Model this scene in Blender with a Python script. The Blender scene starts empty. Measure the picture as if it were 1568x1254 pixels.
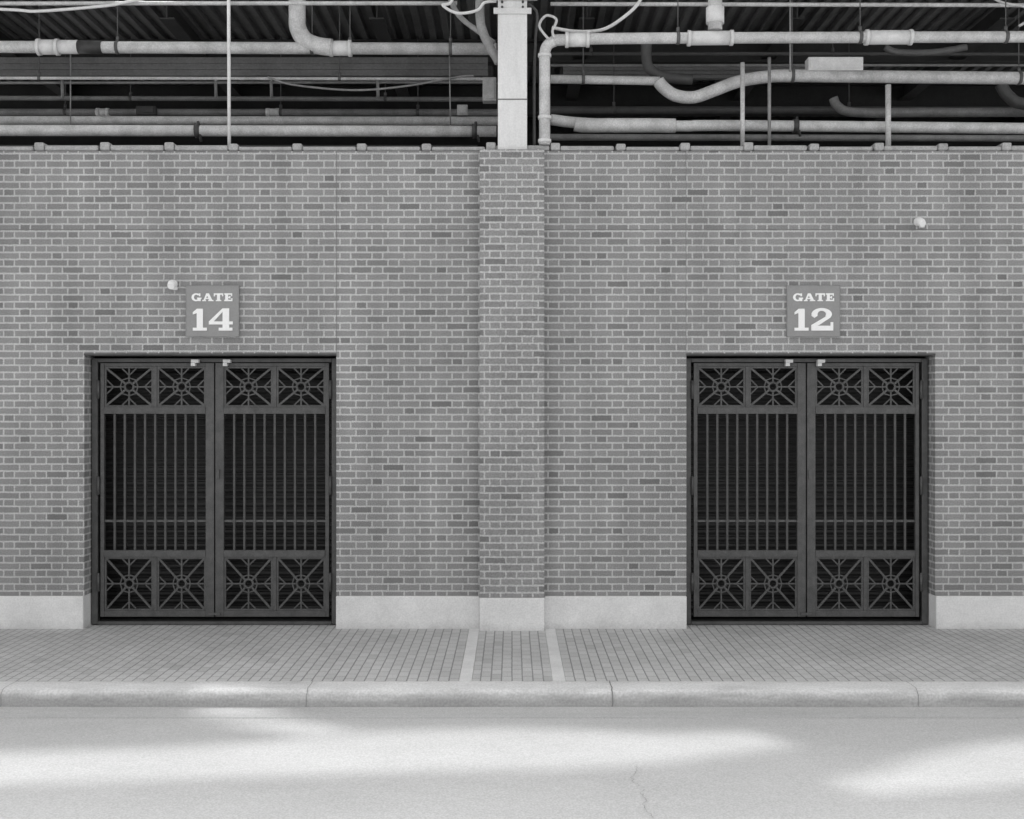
import bpy, math, random
from mathutils import Vector, Matrix
random.seed(7)
R = math.radians
scene = bpy.context.scene
F = 1792.0; S = 130.0; D = F / S; H = 2.554   # focal (pixels), scale at wall, camera distance and height

def wp(x, y, Y):
    """image pixel -> world position on its camera ray at chosen depth Y behind the wall face"""
    k = (D + Y) / F
    return Vector(((x - 784) * k, Y, H + (630 - y) * k))
def rad(px, Y): return px * (D + Y) / F

# ------------------------------------------------------------------ materials
def mat(name, col=0.5, rough=0.7, var=0.15, nscale=3.0, fine=0.08, fscale=120, bump=0.0, bscale=60, metallic=0.0, streak=None, grime_shade=None):
    m = bpy.data.materials.new(name); m.use_nodes = True
    nt = m.node_tree; N = nt.nodes; L = nt.links
    b = N['Principled BSDF']; b.inputs['Roughness'].default_value = rough; b.inputs['Metallic'].default_value = metallic
    tc = N.new('ShaderNodeTexCoord')
    mp = N.new('ShaderNodeMapping'); L.new(tc.outputs['Object'], mp.inputs['Vector'])
    if streak: mp.inputs['Scale'].default_value = streak
    n1 = N.new('ShaderNodeTexNoise'); n1.inputs['Scale'].default_value = nscale; n1.inputs['Detail'].default_value = 5; n1.inputs['Roughness'].default_value = 0.68
    L.new(mp.outputs['Vector'], n1.inputs['Vector'])
    n2 = N.new('ShaderNodeTexNoise'); n2.inputs['Scale'].default_value = fscale; n2.inputs['Detail'].default_value = 1
    L.new(tc.outputs['Object'], n2.inputs['Vector'])
    r1 = N.new('ShaderNodeMapRange'); r1.inputs['From Min'].default_value = 0.3; r1.inputs['From Max'].default_value = 0.7
    r1.inputs['To Min'].default_value = 1 - var; r1.inputs['To Max'].default_value = 1 + var; L.new(n1.outputs['Fac'], r1.inputs['Value'])
    r2 = N.new('ShaderNodeMapRange'); r2.inputs['From Min'].default_value = 0.3; r2.inputs['From Max'].default_value = 0.7
    r2.inputs['To Min'].default_value = 1 - fine; r2.inputs['To Max'].default_value = 1 + fine; L.new(n2.outputs['Fac'], r2.inputs['Value'])
    mu = N.new('ShaderNodeMath'); mu.operation = 'MULTIPLY'; L.new(r1.outputs[0], mu.inputs[0]); L.new(r2.outputs[0], mu.inputs[1])
    mc = N.new('ShaderNodeMath'); mc.operation = 'MULTIPLY'; L.new(mu.outputs[0], mc.inputs[0]); mc.inputs[1].default_value = col
    out = mc.outputs[0]
    if grime_shade:     # (z_low, z_high, factor at low end) : grime and painted shade near the ground, ragged upper edge
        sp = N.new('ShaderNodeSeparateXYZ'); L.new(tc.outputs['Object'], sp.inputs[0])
        ad = N.new('ShaderNodeMath'); ad.operation = 'MULTIPLY_ADD'; L.new(n1.outputs['Fac'], ad.inputs[0]); ad.inputs[1].default_value = (grime_shade[1] - grime_shade[0]) * 1.2; L.new(sp.outputs[2], ad.inputs[2])
        rd_ = N.new('ShaderNodeMapRange'); rd_.inputs['From Min'].default_value = grime_shade[0] + (grime_shade[1] - grime_shade[0]) * .6; rd_.inputs['From Max'].default_value = grime_shade[1] + (grime_shade[1] - grime_shade[0]) * .6
        rd_.inputs['To Min'].default_value = grime_shade[2]; rd_.inputs['To Max'].default_value = 1; L.new(ad.outputs[0], rd_.inputs['Value'])
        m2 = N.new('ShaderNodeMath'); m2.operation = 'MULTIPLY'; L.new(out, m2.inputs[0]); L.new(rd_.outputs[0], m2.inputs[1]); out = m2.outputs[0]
    L.new(out, b.inputs['Base Color'])
    if bump:
        n3 = N.new('ShaderNodeTexNoise'); n3.inputs['Scale'].default_value = bscale; n3.inputs['Detail'].default_value = 2
        L.new(tc.outputs['Object'], n3.inputs['Vector'])
        bp = N.new('ShaderNodeBump'); bp.inputs['Strength'].default_value = 1; bp.inputs['Distance'].default_value = bump
        L.new(n3.outputs['Fac'], bp.inputs['Height']); L.new(bp.outputs[0], b.inputs['Normal'])
    return m

def brickmat(name, Ls, Lh, rh, ms, lo, hi, dark, mortar, plane='XZ', rough=0.85, bump=0.004, darkfrac=0.1, seed=0.0, big=0.1, rot=False, distort=0.006, grit=0.2, u0=0.0, v0=0.0, stain=0.0):
    """bond with alternating stretchers (Ls) and headers (Lh) in each course, alternate courses shifted half a period"""
    m = bpy.data.materials.new(name); m.use_nodes = True
    nt = m.node_tree; N = nt.nodes; L = nt.links
    b = N['Principled BSDF']; b.inputs['Roughness'].default_value = rough
    b.inputs['Specular IOR Level'].default_value = 0.3
    def M(op, a, c=None, d=None):
        n = N.new('ShaderNodeMath'); n.operation = op
        for i, q in enumerate((a, c, d)):
            if q is None: continue
            if isinstance(q, (int, float)): n.inputs[i].default_value = q
            else: L.new(q, n.inputs[i])
        return n.outputs[0]
    tc = N.new('ShaderNodeTexCoord'); sp = N.new('ShaderNodeSeparateXYZ'); L.new(tc.outputs['Object'], sp.inputs[0])
    nd = N.new('ShaderNodeTexNoise'); nd.inputs['Scale'].default_value = 11; nd.inputs['Detail'].default_value = 2
    L.new(tc.outputs['Object'], nd.inputs['Vector']); ns = N.new('ShaderNodeSeparateXYZ'); L.new(nd.outputs['Color'], ns.inputs[0])
    if plane == 'XZ': u = M('ADD', sp.outputs[0], sp.outputs[1]); v = sp.outputs[2]
    elif rot: u = sp.outputs[1]; v = sp.outputs[0]
    else: u = sp.outputs[0]; v = sp.outputs[1]
    u = M('ADD', M('MULTIPLY_ADD', M('SUBTRACT', ns.outputs[0], 0.5), distort, u), 100 - u0)
    v = M('ADD', M('MULTIPLY_ADD', M('SUBTRACT', ns.outputs[1], 0.5), distort, v), 100 * rh - v0)
    P = Ls + Lh
    vr = M('DIVIDE', v, rh); row = M('FLOOR', vr)
    fu = M('ADD', M('DIVIDE', u, P), M('MULTIPLY', M('MODULO', row, 2.0), 0.5))
    cell = M('FLOOR', fu); t = M('MULTIPLY', M('FRACT', fu), P)
    dx = M('MINIMUM', t, M('SUBTRACT', P, t))
    if Lh > 0:
        dx = M('MINIMUM', dx, M('ABSOLUTE', M('SUBTRACT', t, Ls))); isH = M('GREATER_THAN', t, Ls)
        cid = M('MULTIPLY_ADD', cell, 2.0, isH)
    else: cid = cell
    dv = M('MULTIPLY', M('FRACT', vr), rh); dy = M('MINIMUM', dv, M('SUBTRACT', rh, dv))
    dm = M('MINIMUM', M('MULTIPLY', dx, 1.15) if Lh > 0 else dx, dy)
    ne = N.new('ShaderNodeTexNoise'); ne.inputs['Scale'].default_value = 55; ne.inputs['Detail'].default_value = 1; L.new(tc.outputs['Object'], ne.inputs['Vector'])
    dm = M('ADD', dm, M('MULTIPLY', M('SUBTRACT', ne.outputs['Fac'], 0.5), ms * 0.7))
    mr = N.new('ShaderNodeMapRange'); mr.interpolation_type = 'SMOOTHSTEP'; mr.inputs['From Min'].default_value = ms * 0.3; mr.inputs['From Max'].default_value = ms * 0.7
    mr.inputs['To Min'].default_value = 1; mr.inputs['To Max'].default_value = 0; L.new(dm, mr.inputs['Value']); fac = mr.outputs[0]
    cv = N.new('ShaderNodeCombineXYZ'); L.new(cid, cv.inputs[0]); L.new(row, cv.inputs[1]); cv.inputs[2].default_value = seed
    wn = N.new('ShaderNodeTexWhiteNoise'); wn.noise_dimensions = '3D'; L.new(cv.outputs[0], wn.inputs['Vector'])
    cr = N.new('ShaderNodeValToRGB'); e = cr.color_ramp.elements
    e[0].position = 0; e[0].color = (dark,) * 3 + (1,)
    e[1].position = 1; e[1].color = (hi,) * 3 + (1,)
    x = e.new(darkfrac); x.color = (dark * 1.2,) * 3 + (1,)
    x = e.new(min(darkfrac + 0.10, 0.9)); x.color = (lo,) * 3 + (1,)
    L.new(wn.outputs['Value'], cr.inputs[0])
    mx = N.new('ShaderNodeMix'); mx.data_type = 'FLOAT'; L.new(fac, mx.inputs['Factor']); L.new(cr.outputs[0], mx.inputs['A']); mx.inputs['B'].default_value = mortar
    n1 = N.new('ShaderNodeTexNoise'); n1.inputs['Scale'].default_value = 0.9; n1.inputs['Detail'].default_value = 5; n1.inputs['Roughness'].default_value = 0.65
    L.new(tc.outputs['Object'], n1.inputs['Vector'])
    r1 = N.new('ShaderNodeMapRange'); r1.inputs['From Min'].default_value = 0.3; r1.inputs['From Max'].default_value = 0.7
    r1.inputs['To Min'].default_value = 1 - big; r1.inputs['To Max'].default_value = 1 + big; L.new(n1.outputs['Fac'], r1.inputs['Value'])
    n2 = N.new('ShaderNodeTexNoise'); n2.inputs['Scale'].default_value = 80; n2.inputs['Detail'].default_value = 2; L.new(tc.outputs['Object'], n2.inputs['Vector'])
    r2 = N.new('ShaderNodeMapRange'); r2.inputs['From Min'].default_value = 0.3; r2.inputs['From Max'].default_value = 0.7
    r2.inputs['To Min'].default_value = 1 - grit; r2.inputs['To Max'].default_value = 1 + grit; L.new(n2.outputs['Fac'], r2.inputs['Value'])
    colr = M('MULTIPLY', mx.outputs['Result'], M('MULTIPLY', r1.outputs[0], r2.outputs[0]))
    if stain:   # salt bloom patches and run-off streaks
        mp = N.new('ShaderNodeMapping'); mp.inputs['Scale'].default_value = (2.2, 2.2, 0.35); L.new(tc.outputs['Object'], mp.inputs['Vector'])
        n5 = N.new('ShaderNodeTexNoise'); n5.inputs['Scale'].default_value = 1.3; n5.inputs['Detail'].default_value = 4; L.new(mp.outputs[0], n5.inputs['Vector'])
        r5 = N.new('ShaderNodeMapRange'); r5.inputs['From Min'].default_value = 0.35; r5.inputs['From Max'].default_value = 0.7
        r5.inputs['To Min'].default_value = 1 - stain; r5.inputs['To Max'].default_value = 1 + stain; L.new(n5.outputs['Fac'], r5.inputs['Value'])
        colr = M('MULTIPLY', colr, r5.outputs[0])
    L.new(colr, b.inputs['Base Color'])
    h = M('MULTIPLY_ADD', fac, -1.0, M('MULTIPLY', n2.outputs['Fac'], 0.25))
    bp = N.new('ShaderNodeBump'); bp.inputs['Distance'].default_value = bump; bp.inputs['Strength'].default_value = 1
    L.new(h, bp.inputs['Height']); L.new(bp.outputs[0], b.inputs['Normal'])
    return m

RH = 10.8 / S; LS = 32.7 / S; LH = 16.35 / S
M_brick = brickmat('brick_masonry', LS, LH, RH, 0.021, 0.235, 0.28, 0.17, 0.49, darkfrac=0.05, v0=2.85, stain=0.10)
M_brick2 = brickmat('brick_masonry_pier', LS, LH, RH, 0.021, 0.24, 0.285, 0.175, 0.49, darkfrac=0.04, seed=3.0, u0=-0.25, v0=2.85, stain=0.06)
M_paver = brickmat('brick_pavers', 0.2, 0.0, 0.1, 0.012, 0.48, 0.53, 0.43, 0.27, plane='XY', rot=True, darkfrac=0.08, bump=0.003, big=0.12, grit=0.15)
M_conc = mat('concrete_base', 0.72, 0.85, 0.09, 2.2, 0.07, 70, 0.001, 50, grime_shade=(0.0, 0.10, 0.82))  # foot of plinth: stains plus contact shade put into the colour
M_strip = mat('concrete_strip', 0.66, 0.85, 0.10, 3, 0.08, 90, 0.001, 50)
M_kerb = mat('kerb_concrete', 0.62, 0.85, 0.14, 3, 0.12, 50, 0.002, 30, streak=(0.4, 1, 2), grime_shade=(-0.10, -0.005, 0.62))  # lower kerb face: grime plus shade put into the colour
M_road = mat('road_concrete', 0.455, 0.8, 0.07, 0.9, 0.15, 75, 0.0008, 160, streak=(0.5, 1, 1))
M_gutter = mat('gutter_concrete', 0.42, 0.85, 0.12, 1.6, 0.15, 75, 0.001, 50, streak=(0.4, 2, 1))
M_ground = mat('ground_mat', 0.35, 0.9, 0.1, 0.1, 0.1, 10)
M_coping = mat('coping_clay', 0.36, 0.7, 0.2, 6, 0.15, 60, 0.002, 40)
M_gate = mat('gate_painted_steel', 0.07, 0.45, 0.3, 9, 0.2, 90)
M_gbar = mat('gate_bar_steel', 0.055, 0.45, 0.3, 9, 0.2, 90)
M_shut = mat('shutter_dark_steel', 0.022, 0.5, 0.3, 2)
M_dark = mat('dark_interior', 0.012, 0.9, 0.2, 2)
M_white = mat('white_painted_steel', 0.74, 0.55, 0.08, 3, 0.05, 60, streak=(4, 4, .5))
M_pipe = mat('pipe_pale_paint', 0.52, 0.45, 0.25, 5, 0.12, 60)
M_pipe2 = mat('pipe_grey_galvanised', 0.24, 0.45, 0.28, 5, 0.1, 60)
M_pipe3 = mat('pipe_dark', 0.09, 0.55, 0.25, 5)
M_fit = mat('fitting_pale', 0.68, 0.5, 0.12, 8)
M_clamp = mat('clamp_dark_steel', 0.04, 0.5, 0.2, 8)
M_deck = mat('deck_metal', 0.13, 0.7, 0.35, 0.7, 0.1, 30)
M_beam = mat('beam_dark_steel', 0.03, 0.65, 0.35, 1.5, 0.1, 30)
M_panel = mat('panel_grey', 0.19, 0.7, 0.3, 1.0, 0.1, 30)
M_sunmask = mat('sun_mask_pale', 0.7, 0.7, 0.05, 1.0)  # for the added unseen plate, pale so it bounces light down
M_sign = mat('sign_grey_enamel', 0.27, 0.5, 0.06, 6, 0.04, 60)
M_signw = mat('sign_white_enamel', 0.9, 0.5, 0.02, 6, 0.02, 60)
M_lint = mat('lintel_steel', 0.06, 0.6, 0.3, 6)
M_joint = mat('joint_grey', 0.17, 0.8, 0.3, 6)
M_kj = mat('kerb_joint_grey', 0.22, 0.8, 0.3, 6)
M_crack = mat('crack_dark', 0.27, 0.9, 0.2, 6)

# ------------------------------------------------------------------ mesh builder
class MB:
    def __init__(s): s.v = []; s.f = []; s.sm = []
    def box(s, x0, x1, y0, y1, z0, z1):
        n = len(s.v)
        s.v += [(x, y, z) for z in (z0, z1) for y in (y0, y1) for x in (x0, x1)]
        for q in ((0, 2, 3, 1), (4, 5, 7, 6), (0, 1, 5, 4), (2, 6, 7, 3), (0, 4, 6, 2), (1, 3, 7, 5)):
            s.f.append([n + i for i in q]); s.sm.append(False)
        return s
    def bar(s, a, b, w, d):
        a = Vector(a); b = Vector(b); t = (b - a).normalized()
        yv = Vector((0, 1, 0)); p = t.cross(yv).normalized() * w / 2; q = yv * d / 2
        n = len(s.v)
        for c in (a, b):
            for u, v in ((-1, -1), (1, -1), (1, 1), (-1, 1)): s.v.append(tuple(c + p * u + q * v))
        for qd in ((0, 1, 2, 3), (7, 6, 5, 4), (0, 4, 5, 1), (1, 5, 6, 2), (2, 6, 7, 3), (3, 7, 4, 0)):
            s.f.append([n + i for i in qd]); s.sm.append(False)
        return s
    def tube(s, pts, r, seg=14, smooth=True, closed=False):
        P = [Vector(p) for p in pts]
        if smooth and len(P) > 2:
            Q = []
            for i in range(len(P) - 1):
                p0 = P[max(i - 1, 0)]; p1 = P[i]; p2 = P[i + 1]; p3 = P[min(i + 2, len(P) - 1)]
                k = 8
                for j in range(k):
                    t = j / k
                    Q.append(0.5 * ((2 * p1) + (p2 - p0) * t + (2 * p0 - 5 * p1 + 4 * p2 - p3) * t * t + (3 * p1 - p0 - 3 * p2 + p3) * t ** 3))
            Q.append(P[-1]); P = Q
        n0 = len(s.v); m = len(P)
        t = (P[1] - P[0]).normalized()
        u = t.cross(Vector((0, 1, 0)))
        if u.length < 0.1: u = t.cross(Vector((1, 0, 0)))
        u.normalize()
        for i in range(m):
            if closed: t = (P[(i + 1) % m] - P[i - 1]).normalized()
            else: t = (P[min(i + 1, m - 1)] - P[max(i - 1, 0)]).normalized()
            u = (u - t * u.dot(t)).normalized(); w = t.cross(u)
            rr = r(i / (m - 1)) if callable(r) else r
            for j in range(seg):
                a = 2 * math.pi * j / seg
                s.v.append(tuple(P[i] + (u * math.cos(a) + w * math.sin(a)) * rr))
        rng = m if closed else m - 1
        for i in range(rng):
            for j in range(seg):
                a = n0 + i * seg + j; b = n0 + i * seg + (j + 1) % seg
                i2 = (i + 1) % m
                c = n0 + i2 * seg + (j + 1) % seg; d = n0 + i2 * seg + j
                s.f.append([a, b, c, d]); s.sm.append(True)
        if not closed:
            s.f.append([n0 + j for j in range(seg)][::-1]); s.sm.append(False)
            s.f.append([n0 + (m - 1) * seg + j for j in range(seg)]); s.sm.append(False)
        return s
    def ring(s, c, R_, r, seg=24, ts=8):
        return s.tube([(c[0] + R_ * math.cos(2 * math.pi * i / seg), c[1], c[2] + R_ * math.sin(2 * math.pi * i / seg)) for i in range(seg)], r, ts, smooth=False, closed=True)
    def prism(s, poly, y0, y1):
        n = len(s.v); k = len(poly)
        s.v += [(p[0], y0, p[1]) for p in poly] + [(p[0], y1, p[1]) for p in poly]
        s.f.append([n + i for i in range(k)]); s.sm.append(False)
        s.f.append([n + k + i for i in range(k)][::-1]); s.sm.append(False)
        for i in range(k):
            j = (i + 1) % k; s.f.append([n + i, n + k + i, n + k + j, n + j]); s.sm.append(False)
        return s
    def make(s, name, m, parent=None, bevel=0.0, seg=2):
        me = bpy.data.meshes.new(name); me.from_pydata(s.v, [], s.f); me.update()
        me.polygons.foreach_set('use_smooth', s.sm)
        me.materials.append(m)
        import bmesh
        bm = bmesh.new(); bm.from_mesh(me); bmesh.ops.recalc_face_normals(bm, faces=bm.faces); bm.to_mesh(me); bm.free()
        o = bpy.data.objects.new(name, me); scene.collection.objects.link(o)
        if parent: o.parent = parent
        if bevel:
            md = o.modifiers.new('bevel', 'BEVEL'); md.width = bevel; md.segments = seg; md.limit_method = 'ANGLE'
        return o
def empty(name):
    e = bpy.data.objects.new(name, None); scene.collection.objects.link(e); e.empty_display_size = 0.3; return e

X = lambda px: (px - 784) / S
Z = lambda py: (962 - py) / S

# ------------------------------------------------------------------ ground, road, kerb, sidewalk
ZR = -0.155
YK0, YK1 = -2.70, -3.06
g = MB(); g.box(-300, 300, -300, 300, -0.5, ZR - 0.004); g.make('ground', M_ground)
rd = MB()
rd.v = [(-60, -18, ZR), (60, -18, ZR), (60, -3.3, ZR), (-60, -3.3, ZR)]; rd.f = [[0, 1, 2, 3]]; rd.sm = [False]
road = rd.make('road', M_road)
def ribbon(name, path, w, z, m, parent):
    b = MB()
    for i, (x, y) in enumerate(path):
        ww = w * (0.3 + random.random())
        b.v += [(x - ww, y, z), (x + ww, y, z)]
    for i in range(len(path) - 1): b.f.append([2 * i, 2 * i + 1, 2 * i + 3, 2 * i + 2]); b.sm.append(False)
    return b.make(name, m, parent)
p = []; x = 0.96
for i in range(60):
    y = -4.85 - i * 0.025; x += random.uniform(-0.02, 0.028); p.append((x, y))
ribbon('crack', p, 0.0026, ZR + 0.004, M_crack, road)
gu = MB(); gu.box(-30, 30, -3.45, YK1 - 0.002, ZR - 0.1, ZR + 0.004)
gu.make('gutter', M_gutter)
# kerb : one continuous worn profile, slightly wavering
k = MB(); nx = 600
prof = [(YK0 - .004, -0.3), (YK0 - .004, -0.002), (YK0 - .02, 0.003), (-2.86, 0.003), (-2.98, -0.001), (-3.02, -0.008), (-3.045, -0.025), (-3.055, -0.05), (-3.064, -0.13), (-3.067, -0.18)]
for i in range(nx + 1):
    x = -30 + 60 * i / nx
    chip = random.random() < 0.05
    for j, (y, z) in enumerate(prof):
        w_ = 0.0 if j < 3 else 1.0
        cz = -0.012 if (chip and j in (5, 6)) else 0
        k.v.append((x, y + w_ * (random.uniform(-.003, .003) + 0.006 * math.sin(x * 1.3)) - cz, z + cz + w_ * random.uniform(-.002, .002)))
np_ = len(prof)
for i in range(nx):
    for j in range(np_ - 1):
        k.f.append([i * np_ + j, i * np_ + j + 1, (i + 1) * np_ + j + 1, (i + 1) * np_ + j]); k.sm.append(True)
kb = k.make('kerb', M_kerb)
k = MB()
xx = 0.92 - 2.8 * 8
while xx < 25:
    w_ = 0.011 if abs(xx - .92) < .1 else 0.005
    wy = 0.006 * math.sin(xx * 1.3)
    pr2 = [(YK0 - .004, .0065), (YK0 - .02, .0085), (-2.86, .0085), (-2.98, .005), (-3.024, -.003), (-3.05, -.021), (-3.061, -.048), (-3.070, -.13), (-3.073, -.149)]
    for a_, (y, z) in enumerate(pr2):
        n = len(k.v); dx_ = random.uniform(-.005, .005)
        k.v += [(xx - w_ / 2 + dx_, y - .003 + wy, z), (xx + w_ / 2 + dx_, y - .003 + wy, z)]
        if a_: k.f.append([n - 2, n - 1, n + 1, n]); k.sm.append(False)
    xx += 2.8
k.make('kerb_joints', M_kj, kb)
sw = empty('sidewalk')
a = MB(); a.box(-30, -0.505, YK0, 0.4, -0.3, 0.0); a.box(-0.38, 0.385, YK0, 0.4, -0.3, -0.001); a.box(0.51, 30, YK0, 0.4, -0.3, 0.0); a.make('paving', M_paver, sw)
a = MB()
for x0, x1 in ((-0.503, -0.382), (0.387, 0.508)):
    yy = YK0 + 0.003
    while yy < -0.2:
        a.box(x0, x1, yy, yy + 0.6, -0.3, 0.003); yy += 0.606
a.make('concrete_bands', M_strip, sw, bevel=0.003)

# ------------------------------------------------------------------ brick wall
W = empty('brick_wall')
ZT = Z(231); ZO = Z(541); ZB = Z(912); TH = 0.36
ops = [(X(129), X(515)), (X(1051), X(1432))]
XL, XR_ = -14.0, 14.0
PX0, PX1 = X(735), X(833)
b = MB()
b.box(XL, ops[0][0], 0, TH, ZB, ZO); b.box(ops[0][1], ops[1][0], 0, TH, ZB, ZO); b.box(ops[1][1], XR_, 0, TH, ZB, ZO)
b.box(XL, XR_, 0, TH, ZO, ZT)
b.make('brick_panels', M_brick, W)
b = MB(); b.box(PX0, PX1, -0.13, -0.002, ZB, ZT - 0.01); b.make('brick_pilaster', M_brick2, W)
b = MB(); b.box(XL, ops[0][0], -0.035, TH - .003, -0.2, ZB - 0.002); b.box(ops[0][1], PX0 - 0.004, -0.035, TH - .003, -0.2, ZB - 0.002)
b.box(PX0 - 0.002, PX1 + 0.002, -0.165, TH - .003, -0.2, ZB - 0.003)
b.box(PX1 + 0.004, ops[1][0], -0.035, TH - .003, -0.2, ZB - 0.002); b.box(ops[1][1], XR_, -0.035, TH - .003, -0.2, ZB - 0.002)
b.make('concrete_plinth', M_conc, W, bevel=0.01)
b = MB(); pit = 98.6 / S; c0 = X(745)
i = -18
while c0 + i * pit < XR_:
    x0 = c0 + i * pit + random.uniform(-.01, .01); dz = random.uniform(-0.01, 0.01)
    b.box(x0 + 0.115, x0 + pit - 0.013, -0.03, TH + 0.04, ZT + 0.002, ZT + 0.055 + dz)
    b.box(x0, x0 + 0.112, -0.045, TH + 0.055, ZT + 0.001, ZT + 0.088 + dz)
    i += 1
b.make('coping', M_coping, W, bevel=0.018, seg=3)
b = MB()
for x0, x1 in ops: b.box(x0, x1, -0.012, TH - .02, ZO - 0.024, ZO - 0.001)
b.make('steel_lintel', M_lint, W)
b = MB()
for x in (X(515) + .004, X(1051) - .004): b.box(x - 0.003, x + 0.003, -0.0015, 0.003, ZO + .01, ZT - 0.01)
b.make('movement_joint', M_joint, W)
b = MB(); b.box(XL, PX0 - .001, -0.002, 0.003, Z(352), Z(350.8)); b.box(PX1 + .001, XR_, -0.002, 0.003, Z(352), Z(350.8)); b.make('flashing_line', M_joint, W)
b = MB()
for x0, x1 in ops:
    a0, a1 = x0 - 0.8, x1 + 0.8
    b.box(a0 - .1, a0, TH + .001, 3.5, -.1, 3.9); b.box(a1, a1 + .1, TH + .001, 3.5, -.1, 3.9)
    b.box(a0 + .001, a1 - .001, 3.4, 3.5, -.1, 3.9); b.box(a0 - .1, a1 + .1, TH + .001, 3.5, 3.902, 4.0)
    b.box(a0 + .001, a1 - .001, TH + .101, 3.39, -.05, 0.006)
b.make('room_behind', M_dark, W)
for x0, x1 in ops:
    b = MB(); z = 0.01
    prof = []
    while z < 3.6:
        prof += [(0.68, z), (0.645, z + .008), (0.63, z + .035), (0.645, z + .062), (0.68, z + .070)]; z += 0.085
    for (y_, z_) in prof: b.v += [(x0 - .3, y_, z_), (x1 + .3, y_, z_)]
    for i in range(len(prof) - 1): b.f.append([2 * i, 2 * i + 1, 2 * i + 3, 2 * i + 2]); b.sm.append(False)
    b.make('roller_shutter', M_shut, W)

# ------------------------------------------------------------------ gates
def gate(x0, x1):
    G = empty('steel_gate')
    yg = 0.23
    fr = MB(); orn = MB(); bars = MB(); hg = MB()
    ztop = ZO - 0.06; zbot = 0.10
    fr.box(x0 + 0.015, x0 + 0.085, yg - 0.03, yg + 0.05, 0.01, ztop + .01); fr.box(x1 - 0.085, x1 - 0.015, yg - 0.03, yg + 0.05, 0.01, ztop + .01)
    fr.box(x0 + 0.088, x1 - 0.088, yg - 0.03, yg + 0.05, ztop - 0.035, ztop + .01)
    fr.box(x0 + 0.088, x1 - 0.088, yg - 0.04, yg + 0.10, 0.006, 0.045)
    mid = (x0 + x1) / 2
    for sgn in (-1, 1):
        la = x0 + 0.118 if sgn < 0 else mid + 0.008
        lb = mid - 0.008 if sgn < 0 else x1 - 0.118
        zt = ztop - 0.045; zb = zbot
        def stile(a_, b_): fr.box(a_, b_, yg - 0.028, yg + 0.028, zb, zt)
        stile(la, la + 0.045 if sgn < 0 else la + 0.10); stile(lb - 0.10 if sgn < 0 else lb - 0.045, lb)
        ia = la + (0.045 if sgn < 0 else 0.10) + .001; ib = lb - (0.10 if sgn < 0 else 0.045) - .001
        z1 = 2.565; z2 = 0.855
        def rail(zc, h, d=0.0): fr.box(ia, ib, yg - 0.025 - d, yg + 0.025, zc - h / 2, zc + h / 2)
        rail(zt - 0.02, 0.04); rail(z1, 0.08, 0.008); rail(z2, 0.08, 0.008); rail(zb + 0.035, 0.07)
        zm = Z(803) + 0.02; fr.box(ia, ib, yg - 0.012, yg + 0.012, zm - 0.015, zm + 0.015)
        mc = (ia + ib) / 2
        for (pa, pb) in ((z1 + 0.041, zt - 0.041), (zb + 0.071, z2 - 0.041)):
            fr.box(mc - 0.022, mc + 0.022, yg - 0.024, yg + 0.024, pa, pb)
            for qa, qb in ((ia, mc - 0.023), (mc + 0.023, ib)):
                t = 0.022
                orn.box(qa, qa + t, yg - .014, yg + .014, pa, pb); orn.box(qb - t, qb, yg - .014, yg + .014, pa, pb)
                orn.box(qa + t, qb - t, yg - .014, yg + .014, pa, pa + t); orn.box(qa + t, qb - t, yg - .014, yg + .014, pb - t, pb)
                cx, cz = (qa + qb) / 2, (pa + pb) / 2; hx = (qb - qa) / 2 - t; hz = (pb - pa) / 2 - t
                orn.ring((cx, yg, cz), 0.052, 0.016, 20)
                for a_ in range(8):
                    an = a_ * math.pi / 4; dx, dz = math.cos(an), math.sin(an)
                    if a_ % 2: ex, ez = math.copysign(hx, dx), math.copysign(hz, dz)
                    else: ex, ez = dx * hx, dz * hz
                    l = math.hypot(ex, ez); ux, uz = ex / l, ez / l
                    off = (a_ % 2) * 0.0015
                    orn.bar((cx + ux * 0.062, yg - off, cz + uz * .062), (cx + ex, yg - off, cz + ez), 0.024 if a_ % 2 else 0.018, 0.02)
                    if not a_ % 2:
                        px_, pz_ = -uz, ux
                        bx_, bz_ = cx + ux * l, cz + uz * l; ax_, az_ = cx + ux * (l - .085), cz + uz * (l - .085)
                        for s2 in (-1, 1):
                            orn.bar((ax_, yg + .001, az_), (bx_ + px_ * .085 * s2, yg + .001, bz_ + pz_ * .085 * s2), 0.015, 0.012 + .001 * s2)
                rr_ = 0.115
                pr = [(cx + rr_ * math.cos(i * math.pi / 4) * (1.0 if i % 2 else .92), yg - .004, cz + rr_ * math.sin(i * math.pi / 4) * (1.0 if i % 2 else .92)) for i in range(8)]
                for i in range(8): orn.bar(pr[i], pr[(i + 1) % 8], 0.013, 0.010 + 0.001 * (i % 2))
        nb = 10
        for i in range(1, nb):
            x = ia + (ib - ia) * i / nb
            bars.box(x - 0.0125, x + 0.0125, yg - 0.018, yg + 0.0125, z2 + 0.041, z1 - 0.041)
            bars.box(x - 0.017, x + 0.017, yg - 0.021, yg + 0.015, zm - 0.022, zm + 0.022)
        hx = x0 + 0.098 if sgn < 0 else x1 - 0.098
        for hz in (Z(596), Z(745), Z(895)):
            hg.tube([(hx, yg - 0.045, hz - 0.11), (hx, yg - 0.045, hz + 0.11)], 0.018, 10, False)
            hg.box(hx - 0.012, hx + 0.012, yg - .04, yg + .0, hz - .09, hz + .09)
    st = MB()
    for sgn in (-1, 1):
        sx = mid + sgn * 0.19 - 0.03
        st.box(sx - 0.045, sx + 0.045, yg - 0.10, yg - 0.031, ztop - 0.045, ztop - 0.005); st.box(sx - 0.045, sx + 0.005, yg - 0.105, yg - 0.031, ztop - 0.085, ztop - 0.047)
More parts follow.
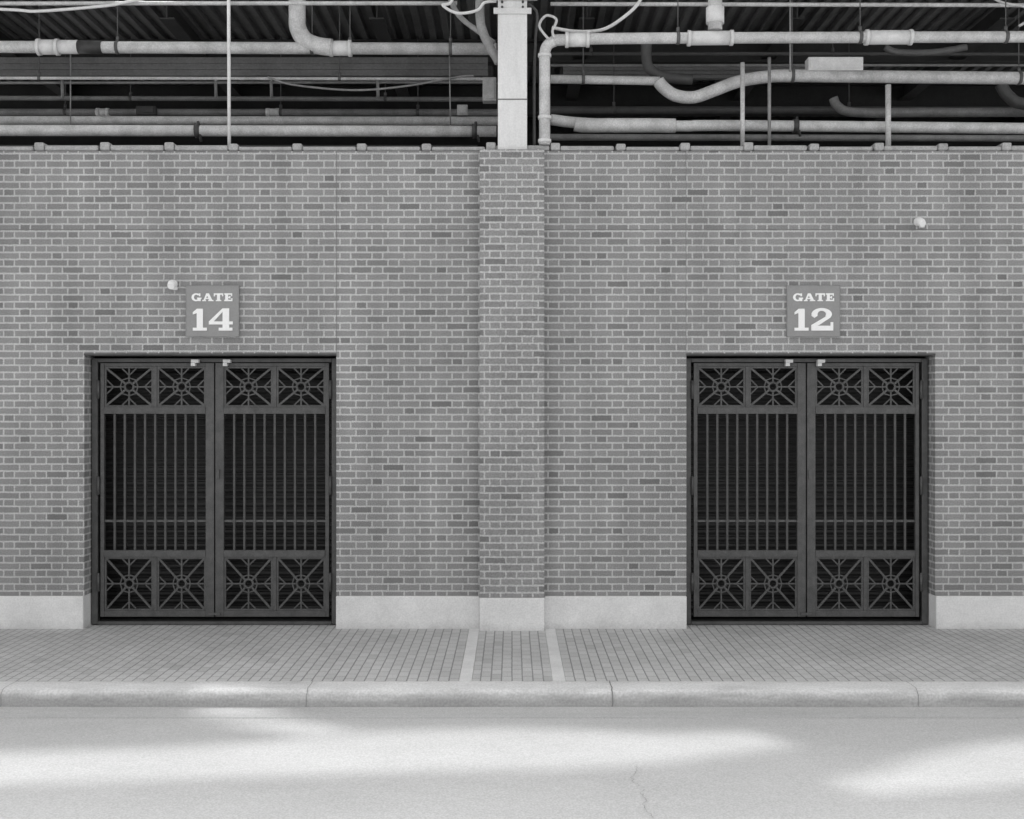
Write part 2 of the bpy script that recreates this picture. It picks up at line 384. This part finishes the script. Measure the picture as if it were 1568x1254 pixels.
    fr.make('frame', M_gate, G, bevel=0.003); orn.make('ornament_panels', M_gate, G); bars.make('bars', M_gbar, G)
    hg.make('hinges', M_gate, G); st.make('door_stops', M_fit, G, bevel=.003)
    lk = MB(); lk.box(mid + 0.02, mid + 0.06, yg - 0.05, yg - 0.029, 1.75, 1.86); lk.box(mid - 0.07, mid + 0.07, yg - 0.045, yg - 0.030, 0.12, 0.15)
    lk.make('lock', M_gate, G, bevel=.003)
for x0, x1 in ops: gate(x0, x1)

# ------------------------------------------------------------------ signs
def sign(px0, px1, py0, py1, digit):
    G = empty('gate_sign')
    x0, x1, z1, z0 = X(px0), X(px1), Z(py0), Z(py1)
    b = MB(); b.box(x0, x1, -0.028, -0.002, z0, z1); b.make('plate', M_sign, G, bevel=0.004)
    b = MB(); t = 0.006
    b.box(x0 + .002, x1 - .002, -0.031, -0.0285, z1 - t - .002, z1 - .002); b.box(x0 + .002, x1 - .002, -0.031, -0.0285, z0 + .002, z0 + t + .002)
    b.box(x0 + .002, x0 + t + .002, -0.031, -0.0285, z0 + t + .003, z1 - t - .003); b.box(x1 - t - .002, x1 - .002, -0.031, -0.0285, z0 + t + .003, z1 - t - .003)
    b.make('rim', M_pipe2, G)
    u = (x1 - x0) / 82.0
    L = MB(); cnt = [0]
    def pr(poly):
        cnt[0] += 1; L.prism([(x0 + a * u, z1 - c * u) for a, c in poly], -0.034 - cnt[0] * 0.00015, -0.0275)
    def rect(a, c, w, h): pr([(a, c), (a + w, c), (a + w, c + h), (a, c + h)])
    def arc(cx, cy, ro_x, ro_y, ri_x, ri_y, a0, a1, n=14):
        for i in range(n):
            t0 = R(a0 + (a1 - a0) * i / n); t1 = R(a0 + (a1 - a0) * (i + 1) / n)
            pr([(cx + ro_x * math.cos(t0), cy - ro_y * math.sin(t0)), (cx + ro_x * math.cos(t1), cy - ro_y * math.sin(t1)),
                (cx + ri_x * math.cos(t1), cy - ri_y * math.sin(t1)), (cx + ri_x * math.cos(t0), cy - ri_y * math.sin(t0))])
    T = 12.5; Bt = 24.5
    arc(16.5, 18.5, 7.2, 6.2, 3.4, 3.8, 45, 325)
    rect(18, 19, 6.6, 2.0); rect(20, 19.3, 3.5, 5.2); rect(20.6, 12.6, 2.4, 4.4)
    pr([(32, T), (35, T), (30, Bt - 1), (27.5, Bt - 1)]); pr([(32, T), (36, T), (41.5, Bt - 1), (36.6, Bt - 1)]); rect(29.5, 19.6, 8, 1.8); rect(26, Bt - 1.8, 5.6, 1.8); rect(35, Bt - 1.8, 8, 1.8)
    rect(43.5, T, 14.5, 2.2); rect(43.5, T + 1, 1.8, 3.6); rect(56.2, T + 1, 1.8, 3.6); rect(48.5, T + 1, 4.6, Bt - T - 2); rect(46.7, Bt - 1.8, 8.2, 1.8)
    rect(59.5, T, 12, 2.2); rect(59.5, Bt - 2.2, 12.5, 2.2); rect(61, T + 1, 4.5, Bt - T - 2); rect(64, 17.6, 4.5, 2.0); rect(67.4, 16.4, 1.5, 4.2); rect(69.9, T + 1, 1.7, 3.4); rect(70.3, Bt - 4.6, 1.7, 3.4)
    rect(17.5, 37, 9.5, 30); rect(11.5, 65, 21.5, 4.5); pr([(17.8, 36), (27, 36), (22, 41), (11.5, 45), (11.5, 41.5)])
    if digit == '4':
        rect(57, 35.5, 10, 31); rect(51, 65, 21, 4.5); rect(36, 55.5, 36.5, 4.6)
        pr([(57, 35.5), (62, 35.5), (42, 57), (36, 57), (36, 55.6)])
    else:
        arc(53, 44.5, 15.5, 9.5, 6.5, 5.2, -35, 180, 18)
        pr([(37.5, 43), (46.5, 43), (46.5, 47), (42, 50), (37.5, 47)])
        pr([(59.5, 47.8), (66.5, 49.5), (49, 61), (43, 63), (37, 63), (37, 61)])
        rect(37, 62, 32, 7.5); rect(66.5, 56.5, 4, 13)
    L.make('lettering', M_signw, G)
sign(285, 367, 437, 516, '4')
sign(1204, 1286, 437, 516, '2')

# ------------------------------------------------------------------ wall lamps
def lamp(px, py):
    G = empty('wall_lamp'); x, z = X(px), Z(py)
    b = MB(); b.tube([(x, -0.002, z), (x, -0.03, z)], 0.05, 20, False); b.make('back_plate', M_white, G)
    b = MB(); b.tube([(x, -0.03, z), (x, -0.06, z), (x + 0.005, -0.11, z - 0.02), (x + .01, -0.15, z - 0.045)], lambda t: 0.036 + 0.012 * math.sin(t * 3.1), 16); b.make('lamp_head', M_signw, G)
    b = MB(); b.box(x + 0.0, x + 0.06, -0.08, -0.03, z - 0.075, z - 0.035); b.make('sensor', M_white, G, bevel=.008)
lamp(266, 435); lamp(1405, 340)

# ------------------------------------------------------------------ column
C = empty('steel_column')
b = MB(); Yc = -0.06
cx0, cx1 = X(762.5), X(807)
b.box(cx0, cx1, Yc, Yc + 0.025, ZT - 0.01, 9.0); b.box(cx0, cx1, Yc + 0.30, Yc + 0.325, ZT + .09, 9.0)
b.box((cx0 + cx1) / 2 - .008, (cx0 + cx1) / 2 + .008, Yc + .0255, Yc + .2995, ZT + .09, 9.0)
b.make('column_shaft', M_white, C, bevel=.004)
b = MB()
zc = wp(0, 152, Yc).z; b.box(cx0 - .006, cx1 + .006, Yc - .006, Yc - .0005, zc - .006, zc + .006)
b.make('strap', M_joint, C)
b = MB()
z0 = wp(0, 22, Yc).z; b.box(cx0 - .05, cx1 + .05, Yc - .03, Yc - .0065, z0, z0 + .07); b.box(cx0 - .1, cx1 + .12, Yc - .05, Yc - .0068, z0 + .16, z0 + .2)
b.make('column_bands', M_fit, C, bevel=.003)
b = MB()
for i in range(5):
    z = wp(0, 12 - i * 8, Yc).z
    for x in (cx0 + .05, cx1 - .05): b.tube([(x, Yc - .012, z), (x, Yc - .04, z)], .014, 8, False)
b.make('bolts', M_clamp, C)

# ------------------------------------------------------------------ pipes
def pipe(pts, Y, r, m=M_pipe, fits=(), name='overhead_pipe', hang=(), straight=False, clamps=(), fr=1.25):
    G = empty(name)
    b = MB(); b.tube([wp(x, y, Y) for x, y in pts], rad(r, Y), 16, smooth=not straight); b.make('pipe_run', m, G)
    def yat(x):
        for i in range(len(pts) - 1):
            if min(pts[i][0], pts[i + 1][0]) <= x <= max(pts[i][0], pts[i + 1][0]) and pts[i][0] != pts[i + 1][0]:
                t = (x - pts[i][0]) / (pts[i + 1][0] - pts[i][0]); return pts[i][1] + t * (pts[i + 1][1] - pts[i][1])
        return pts[0][1]
    if fits:
        b = MB()
        for x0, x1 in fits:
            rr = rad(r * fr, Y)
            b.tube([wp(x0, yat(x0), Y), wp(x1, yat(x1), Y)], rr, 18, False)
            for xe in (x0, x1): b.tube([wp(xe - 2.5, yat(xe), Y), wp(xe + 2.5, yat(xe), Y)], rr * 1.12, 18, False)
        b.make('couplings', M_fit, G)
    if hang or clamps:
        b = MB()
        for xh in hang:
            p0 = wp(xh, yat(xh), Y)
            b.tube([p0 + Vector((0, 0, rad(r, Y))), Vector((p0.x, p0.y, 8.0))], 0.007, 6, False)
            b.tube([p0 + Vector((-0.02, 0, 0)), p0 + Vector((0.02, 0, 0))], rad(r, Y) * 1.12, 16, False)
            b.tube([p0 + Vector((0, 0, rad(r, Y))), p0 + Vector((0, 0, rad(r, Y) + .06))], 0.022, 8, False)
        b.make('hangers', M_pipe3, G)
        b = MB()
        for xh in clamps:
            p0 = wp(xh, yat(xh), Y)
            b.tube([p0 + Vector((-0.03, 0, 0)), p0 + Vector((0.03, 0, 0))], rad(r, Y) * 1.3, 16, False)
            b.tube([p0 + Vector((0.01, -.03, rad(r * 1.6, Y))), p0 + Vector((0.05, -.03, -rad(r * 2, Y)))], 0.016, 6, False)
        if clamps: b.make('clamps', M_clamp, G)
    return G
# left bay
pipe([(-900, 68), (760, 75)], 0.9, 9, fits=[(60, 88), (507, 536)], hang=(180, 478, 536, 690), straight=True)
pipe([(455, -60), (455, 20), (456, 42), (466, 60), (484, 69), (508, 73)], 0.88, 13)
pipe([(88, 72), (120, 72)], 0.9, 10.5, m=M_fit, straight=True, name='pipe_valve')
pipe([(120, 72.2), (157, 72.4)], 0.9, 10, m=M_clamp, straight=True, name='pipe_label')
pipe([(-900, 198), (760, 201)], 0.6, 8.5, clamps=(303, 727), straight=True)
pipe([(-900, 183), (762, 185)], 1.9, 6.5, m=M_pipe, straight=True)
pipe([(-900, 171), (762, 172)], 3.2, 5.0, m=M_pipe2, fits=[(150, 165), (410, 425)], straight=True, hang=(100, 430, 640), fr=1.1)
pipe([(-900, 118), (760, 121)], 1.5, 2.4, m=M_pipe, straight=True, hang=(60, 520), name='conduit')
pipe([(-900, 6), (300, 5), (700, 5)], 0.3, 3.0, m=M_pipe, straight=True, name='conduit')
pipe([(-100, 10), (20, 15), (60, 17), (160, 9), (200, 2), (240, -6)], 0.25, 2.3, m=M_fit, name='cable')
pipe([(-900, 148), (760, 152)], 3.2, 3.5, m=M_pipe2, straight=True, hang=(200, 590), name='conduit')
pipe([(-900, 128), (740, 126)], 2.6, 2.0, m=M_pipe2, straight=True, name='conduit')
pipe([(350, -60), (351, 226)], 0.15, 2.6, m=M_fit, straight=True, name='hanger_rod')
pipe([(108, 80), (108, 200)], 1.6, 1.0, m=M_pipe2, straight=True, name='hanger_rod')
pipe([(688, 80), (690, 200)], 1.2, 1.0, m=M_pipe2, straight=True, name='hanger_rod')
pipe([(410, 118), (450, 130), (540, 138), (620, 132), (700, 118), (725, 116)], 1.4, 1.6, m=M_pipe2, name='cable')
for x in (95, 330, 415, 578):
    pipe([(x, 118), (x + 1, 150)], 2.5, 2.4, m=M_pipe2, straight=True, name='pipe_bracket')
# right bay
pipe([(834, 222), (834, 110), (834, 84), (838, 70), (849, 63), (868, 61), (1100, 58), (2400, 54)], -0.02, 8.5, fits=[(868, 900), (1055, 1120), (1327, 1394)], hang=(1038, 1317, 1540))
b = MB()
for y in (85, 180, 216):
    p0 = wp(834, y, -.02); b.tube([p0 - Vector((0, 0, .02)), p0 + Vector((0, 0, .02))], .078, 16, False)
b.make('pipe_coupling', M_fit)
pipe([(1095, -40), (1095, 46)], -0.02, 11, straight=True)
pipe([(1095, 12), (1095, 36)], -0.02, 14, m=M_fit, straight=True, name='pipe_coupling')
pipe([(843, 121), (1010, 124)], 0.8, 6.5, straight=True, hang=(893,))
pipe([(1008, 124), (1016, 134), (1034, 146), (1062, 149), (1092, 139), (1130, 125), (1170, 118), (1215, 116), (1400, 118), (2400, 128)], 0.8, 9.5, m=M_pipe, hang=(1213, 1560))
pipe([(843, 183), (900, 189), (1040, 193), (1218, 193), (2400, 206)], 0.6, 8.5, clamps=(1218,))
pipe([(880, 190), (895, 192), (925, 192), (1000, 192), (1034, 192.5)], 0.6, 11, m=M_pipe, name='pipe_insulation')
pipe([(843, 210), (2400, 214)], 1.4, 5, m=M_pipe2, straight=True)
pipe([(843, 168), (2400, 170)], 3.0, 5.5, m=M_pipe3, straight=True, hang=(940, 1300))
pipe([(1276, 150), (1282, 162), (1300, 171), (1350, 173), (1450, 172), (2000, 172)], 2.4, 7, m=M_pipe2)
pipe([(1532, 128), (1545, 148), (1575, 160), (1700, 165)], 2.0, 9, m=M_pipe3)
pipe([(990, 60), (990, 92), (998, 108), (1020, 118), (1060, 122)], 2.0, 8, m=M_pipe3)
pipe([(1355, 72), (1375, 80), (1430, 80), (1480, 72)], 1.0, 5, m=M_pipe3)
for x, y0, y1, r in ((1137, 96, 228, 3.4), (1178, 88, 228, 2.6), (1360, 130, 236, 4.2), (1210, -40, 110, 1.4)):
    pipe([(x, y0), (x, y1)], 0.35, r, m=M_pipe2 if r < 3 else M_pipe, straight=True, name='hanger_rod')
pipe([(843, 6), (1200, 7), (2400, 10)], 0.2, 3.0, m=M_pipe, straight=True, name='conduit')
pipe([(843, 100), (2400, 100)], 2.4, 2.0, m=M_pipe2, straight=True, name='conduit')
pipe([(843, 82), (2400, 84)], 2.6, 2.6, m=M_pipe3, straight=True, name='conduit', hang=(905, 1275))
pipe([(845, 42), (880, 48), (920, 46), (950, 30), (978, 4), (990, -30)], 0.1, 2.6, m=M_fit, name='cable')
pipe([(840, 60), (826, 40), (836, 24), (852, 30), (846, 48), (850, 58)], -0.1, 2.0, m=M_pipe, name='cable')
pipe([(700, -20), (690, 4), (678, 8), (700, 20), (730, 16), (742, 4), (760, 2)], 0.0, 2.2, m=M_fit, name='cable')
pipe([(1500, -20), (1530, 2), (1568, 10), (1590, 20), (1560, 40)], 0.0, 2.0, m=M_pipe, name='cable')
pipe([(735, -40), (735, 25), (740, 50), (750, 72), (760, 88), (764, 96)], 0.1, 7, m=M_pipe2)
pipe([(680, -30), (700, 20), (735, 50), (757, 66)], 0.15, 4, m=M_pipe2, name='conduit')
pipe([(808, 6), (822, 20), (820, 60), (818, 120), (818, 226)], 0.25, 2.2, m=M_pipe3, name='conduit')
def bx(name, x0, x1, y0, y1, Y, d, m):
    a0 = wp(x0, y1, Y); a1 = wp(x1, y0, Y); b = MB(); b.box(a0.x, a1.x, Y, Y + d, a0.z, a1.z)
    b.box(a0.x + .02, a1.x - .02, Y - .012, Y - .0005, a0.z + .02, a1.z - .02); return b.make(name, m, bevel=.006)
bx('junction_box', 739, 760, 118, 154, 0.15, .15, M_pipe2)
bx('strip_light_fitting', 1238, 1322, 87, 107, 0.7, .18, M_fit)
bx('junction_box', 700, 716, 160, 176, 1.0, .1, M_pipe2)
bx('junction_box', 208, 238, 162, 175, 2.9, .1, M_clamp)

# ------------------------------------------------------------------ elevated deck overhead
E = empty('elevated_deck')
ZD = 8.05
b = MB()
x = -16.0; p = 0.20; yA, yB = 1.75, 14
while x < 16:
    prof = [(0, 0), (0.08, 0), (0.10, 0.06), (0.18, 0.06), (0.20, 0)]
    for (u0, h0), (u1, h1) in zip(prof[:-1], prof[1:]):
        n = len(b.v); b.v += [(x + u0, yA, ZD + h0), (x + u1, yA, ZD + h1), (x + u1, yB, ZD + h1), (x + u0, yB, ZD + h0)]; b.f.append([n, n + 1, n + 2, n + 3]); b.sm.append(False)
    x += p
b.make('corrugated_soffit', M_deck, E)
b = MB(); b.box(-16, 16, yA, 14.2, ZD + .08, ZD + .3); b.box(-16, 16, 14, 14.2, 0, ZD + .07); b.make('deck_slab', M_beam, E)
b = MB()
def ibeam(Y, z0, z1, fw=.25):
    b.box(-16, 16, Y - fw / 2, Y + fw / 2, z0, z0 + .025); b.box(-16, 16, Y - .01, Y + .01, z0 + .026, z1 - .026); b.box(-16, 16, Y - fw / 2, Y + fw / 2, z1 - .025, z1)
ibeam(3.6, 7.72, ZD - .002, .2); ibeam(5.9, 7.55, ZD - .002); ibeam(8.2, 7.45, ZD - .002); ibeam(10.8, 7.2, ZD - .002)
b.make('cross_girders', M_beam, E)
b = MB()
for xc in (-13, -10.2, -7.4, -4.6, -1.8, 1.0, 3.8, 6.6, 9.4, 12.2):
    b.box(xc - .1, xc + .1, 1.8, 13.9, 7.78, 7.80); b.box(xc - .01, xc + .01, 1.8, 13.9, 7.801, ZD - .003)
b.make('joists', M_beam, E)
b = MB(); b.box(-15.5, -.6, 6.4, 7.2, 6.9, 7.15); b.box(.8, 15.5, 6.9, 7.6, 6.8, 7.05); b.make('cable_tray', M_panel, E)
b = MB(); z = 7.40
while z < 7.66: b.box(-15.5, -.35, 3.1 + (0.02 if int((z - 7.4) / .045 + .5) % 2 else 0), 3.2, z, z + .045); z += .045
z = 7.42
while z < 7.6: b.box(.75, 4.7, 3.3 + (0.025 if int((z - 7.42) / .03 + .5) % 2 else 0), 3.4, z, z + .03); z += .03
b.make('ribbed_fascia', M_panel, E)
# added plate out of view, openings shaped to throw sun patches on the road
EL = 60.0; AZ = 30.0; run = (ZD - ZR) / math.tan(R(EL)); SH = run * math.cos(R(AZ)); SX = run * math.sin(R(AZ))
cu = bpy.data.curves.new('sun_mask_plate', 'CURVE'); cu.dimensions = '2D'; cu.fill_mode = 'BOTH'; cu.extrude = 0.02; cu.resolution_u = 8
def spl(pts, smooth=True):
    s_ = cu.splines.new('BEZIER' if smooth else 'POLY')
    if smooth:
        s_.bezier_points.add(len(pts) - 1)
        for q, (x, y) in zip(s_.bezier_points, pts): q.co = (x, y, 0); q.handle_left_type = q.handle_right_type = 'AUTO'
    else:
        s_.points.add(len(pts) - 1)
        for q, (x, y) in zip(s_.points, pts): q.co = (x, y, 0, 1)
    s_.use_cyclic_u = True
def gp(px, py):   # where a sun ray landing on the road passes through the added plate
    d = F * (H - ZR) / (py - 630); return ((px - 784) / F * d - SX, d - D + SH)
spl([(-18, -2.5), (18, -2.5), (18, 1.745), (-18, 1.745)], False)
spl([gp(-260, 1160), gp(-100, 1156), gp(120, 1148), gp(330, 1140), gp(560, 1122), gp(800, 1116), gp(1000, 1122), gp(1215, 1132), gp(1110, 1156), gp(960, 1172), gp(700, 1180), gp(400, 1188), gp(100, 1198), gp(-150, 1200)])
spl([gp(1290, 1208), gp(1360, 1176), gp(1440, 1150), gp(1568, 1132), gp(1700, 1128), gp(1700, 1190), gp(1560, 1202), gp(1420, 1210)])
spl([gp(310, 1083), gp(395, 1084), gp(460, 1104), gp(540, 1124), gp(430, 1122), gp(350, 1108)])
co = bpy.data.objects.new('sun_mask_plate', cu); scene.collection.objects.link(co); co.location = (0, 0, ZD); co.parent = E
cu.materials.append(M_sunmask)

# ------------------------------------------------------------------ light
w = bpy.data.worlds.new('World'); scene.world = w; w.use_nodes = True
nt = w.node_tree; bg = nt.nodes['Background']
sky = nt.nodes.new('ShaderNodeTexSky'); sky.sky_type = 'NISHITA'; sky.sun_disc = False
sky.sun_elevation = R(EL); sky.sun_rotation = R(-AZ); sky.dust_density = 3.0
bw = nt.nodes.new('ShaderNodeRGBToBW'); nt.links.new(sky.outputs[0], bw.inputs[0]); nt.links.new(bw.outputs[0], bg.inputs['Color'])
bg.inputs['Strength'].default_value = 0.48
sl = bpy.data.lights.new('sun', 'SUN'); sl.energy = 2.2; sl.angle = R(2.4)
so = bpy.data.objects.new('sun', sl); scene.collection.objects.link(so); so.location = (-5, 10, 20)
dv = Vector((math.sin(R(AZ)) * math.cos(R(EL)), -math.cos(R(AZ)) * math.cos(R(EL)), -math.sin(R(EL))))
so.rotation_euler = dv.to_track_quat('-Z', 'Y').to_euler()
scene.view_settings.view_transform = 'Standard'; scene.view_settings.look = 'None'; scene.view_settings.exposure = 0

# ------------------------------------------------------------------ camera
cam = bpy.data.cameras.new('camera'); co = bpy.data.objects.new('camera', cam); scene.collection.objects.link(co)
cam.sensor_width = 36; cam.lens = F / 1568 * 36; cam.shift_y = 3 / 1568; cam.clip_end = 1000
co.location = (0, -D, H); co.rotation_euler = (R(90), 0, 0)
scene.camera = co
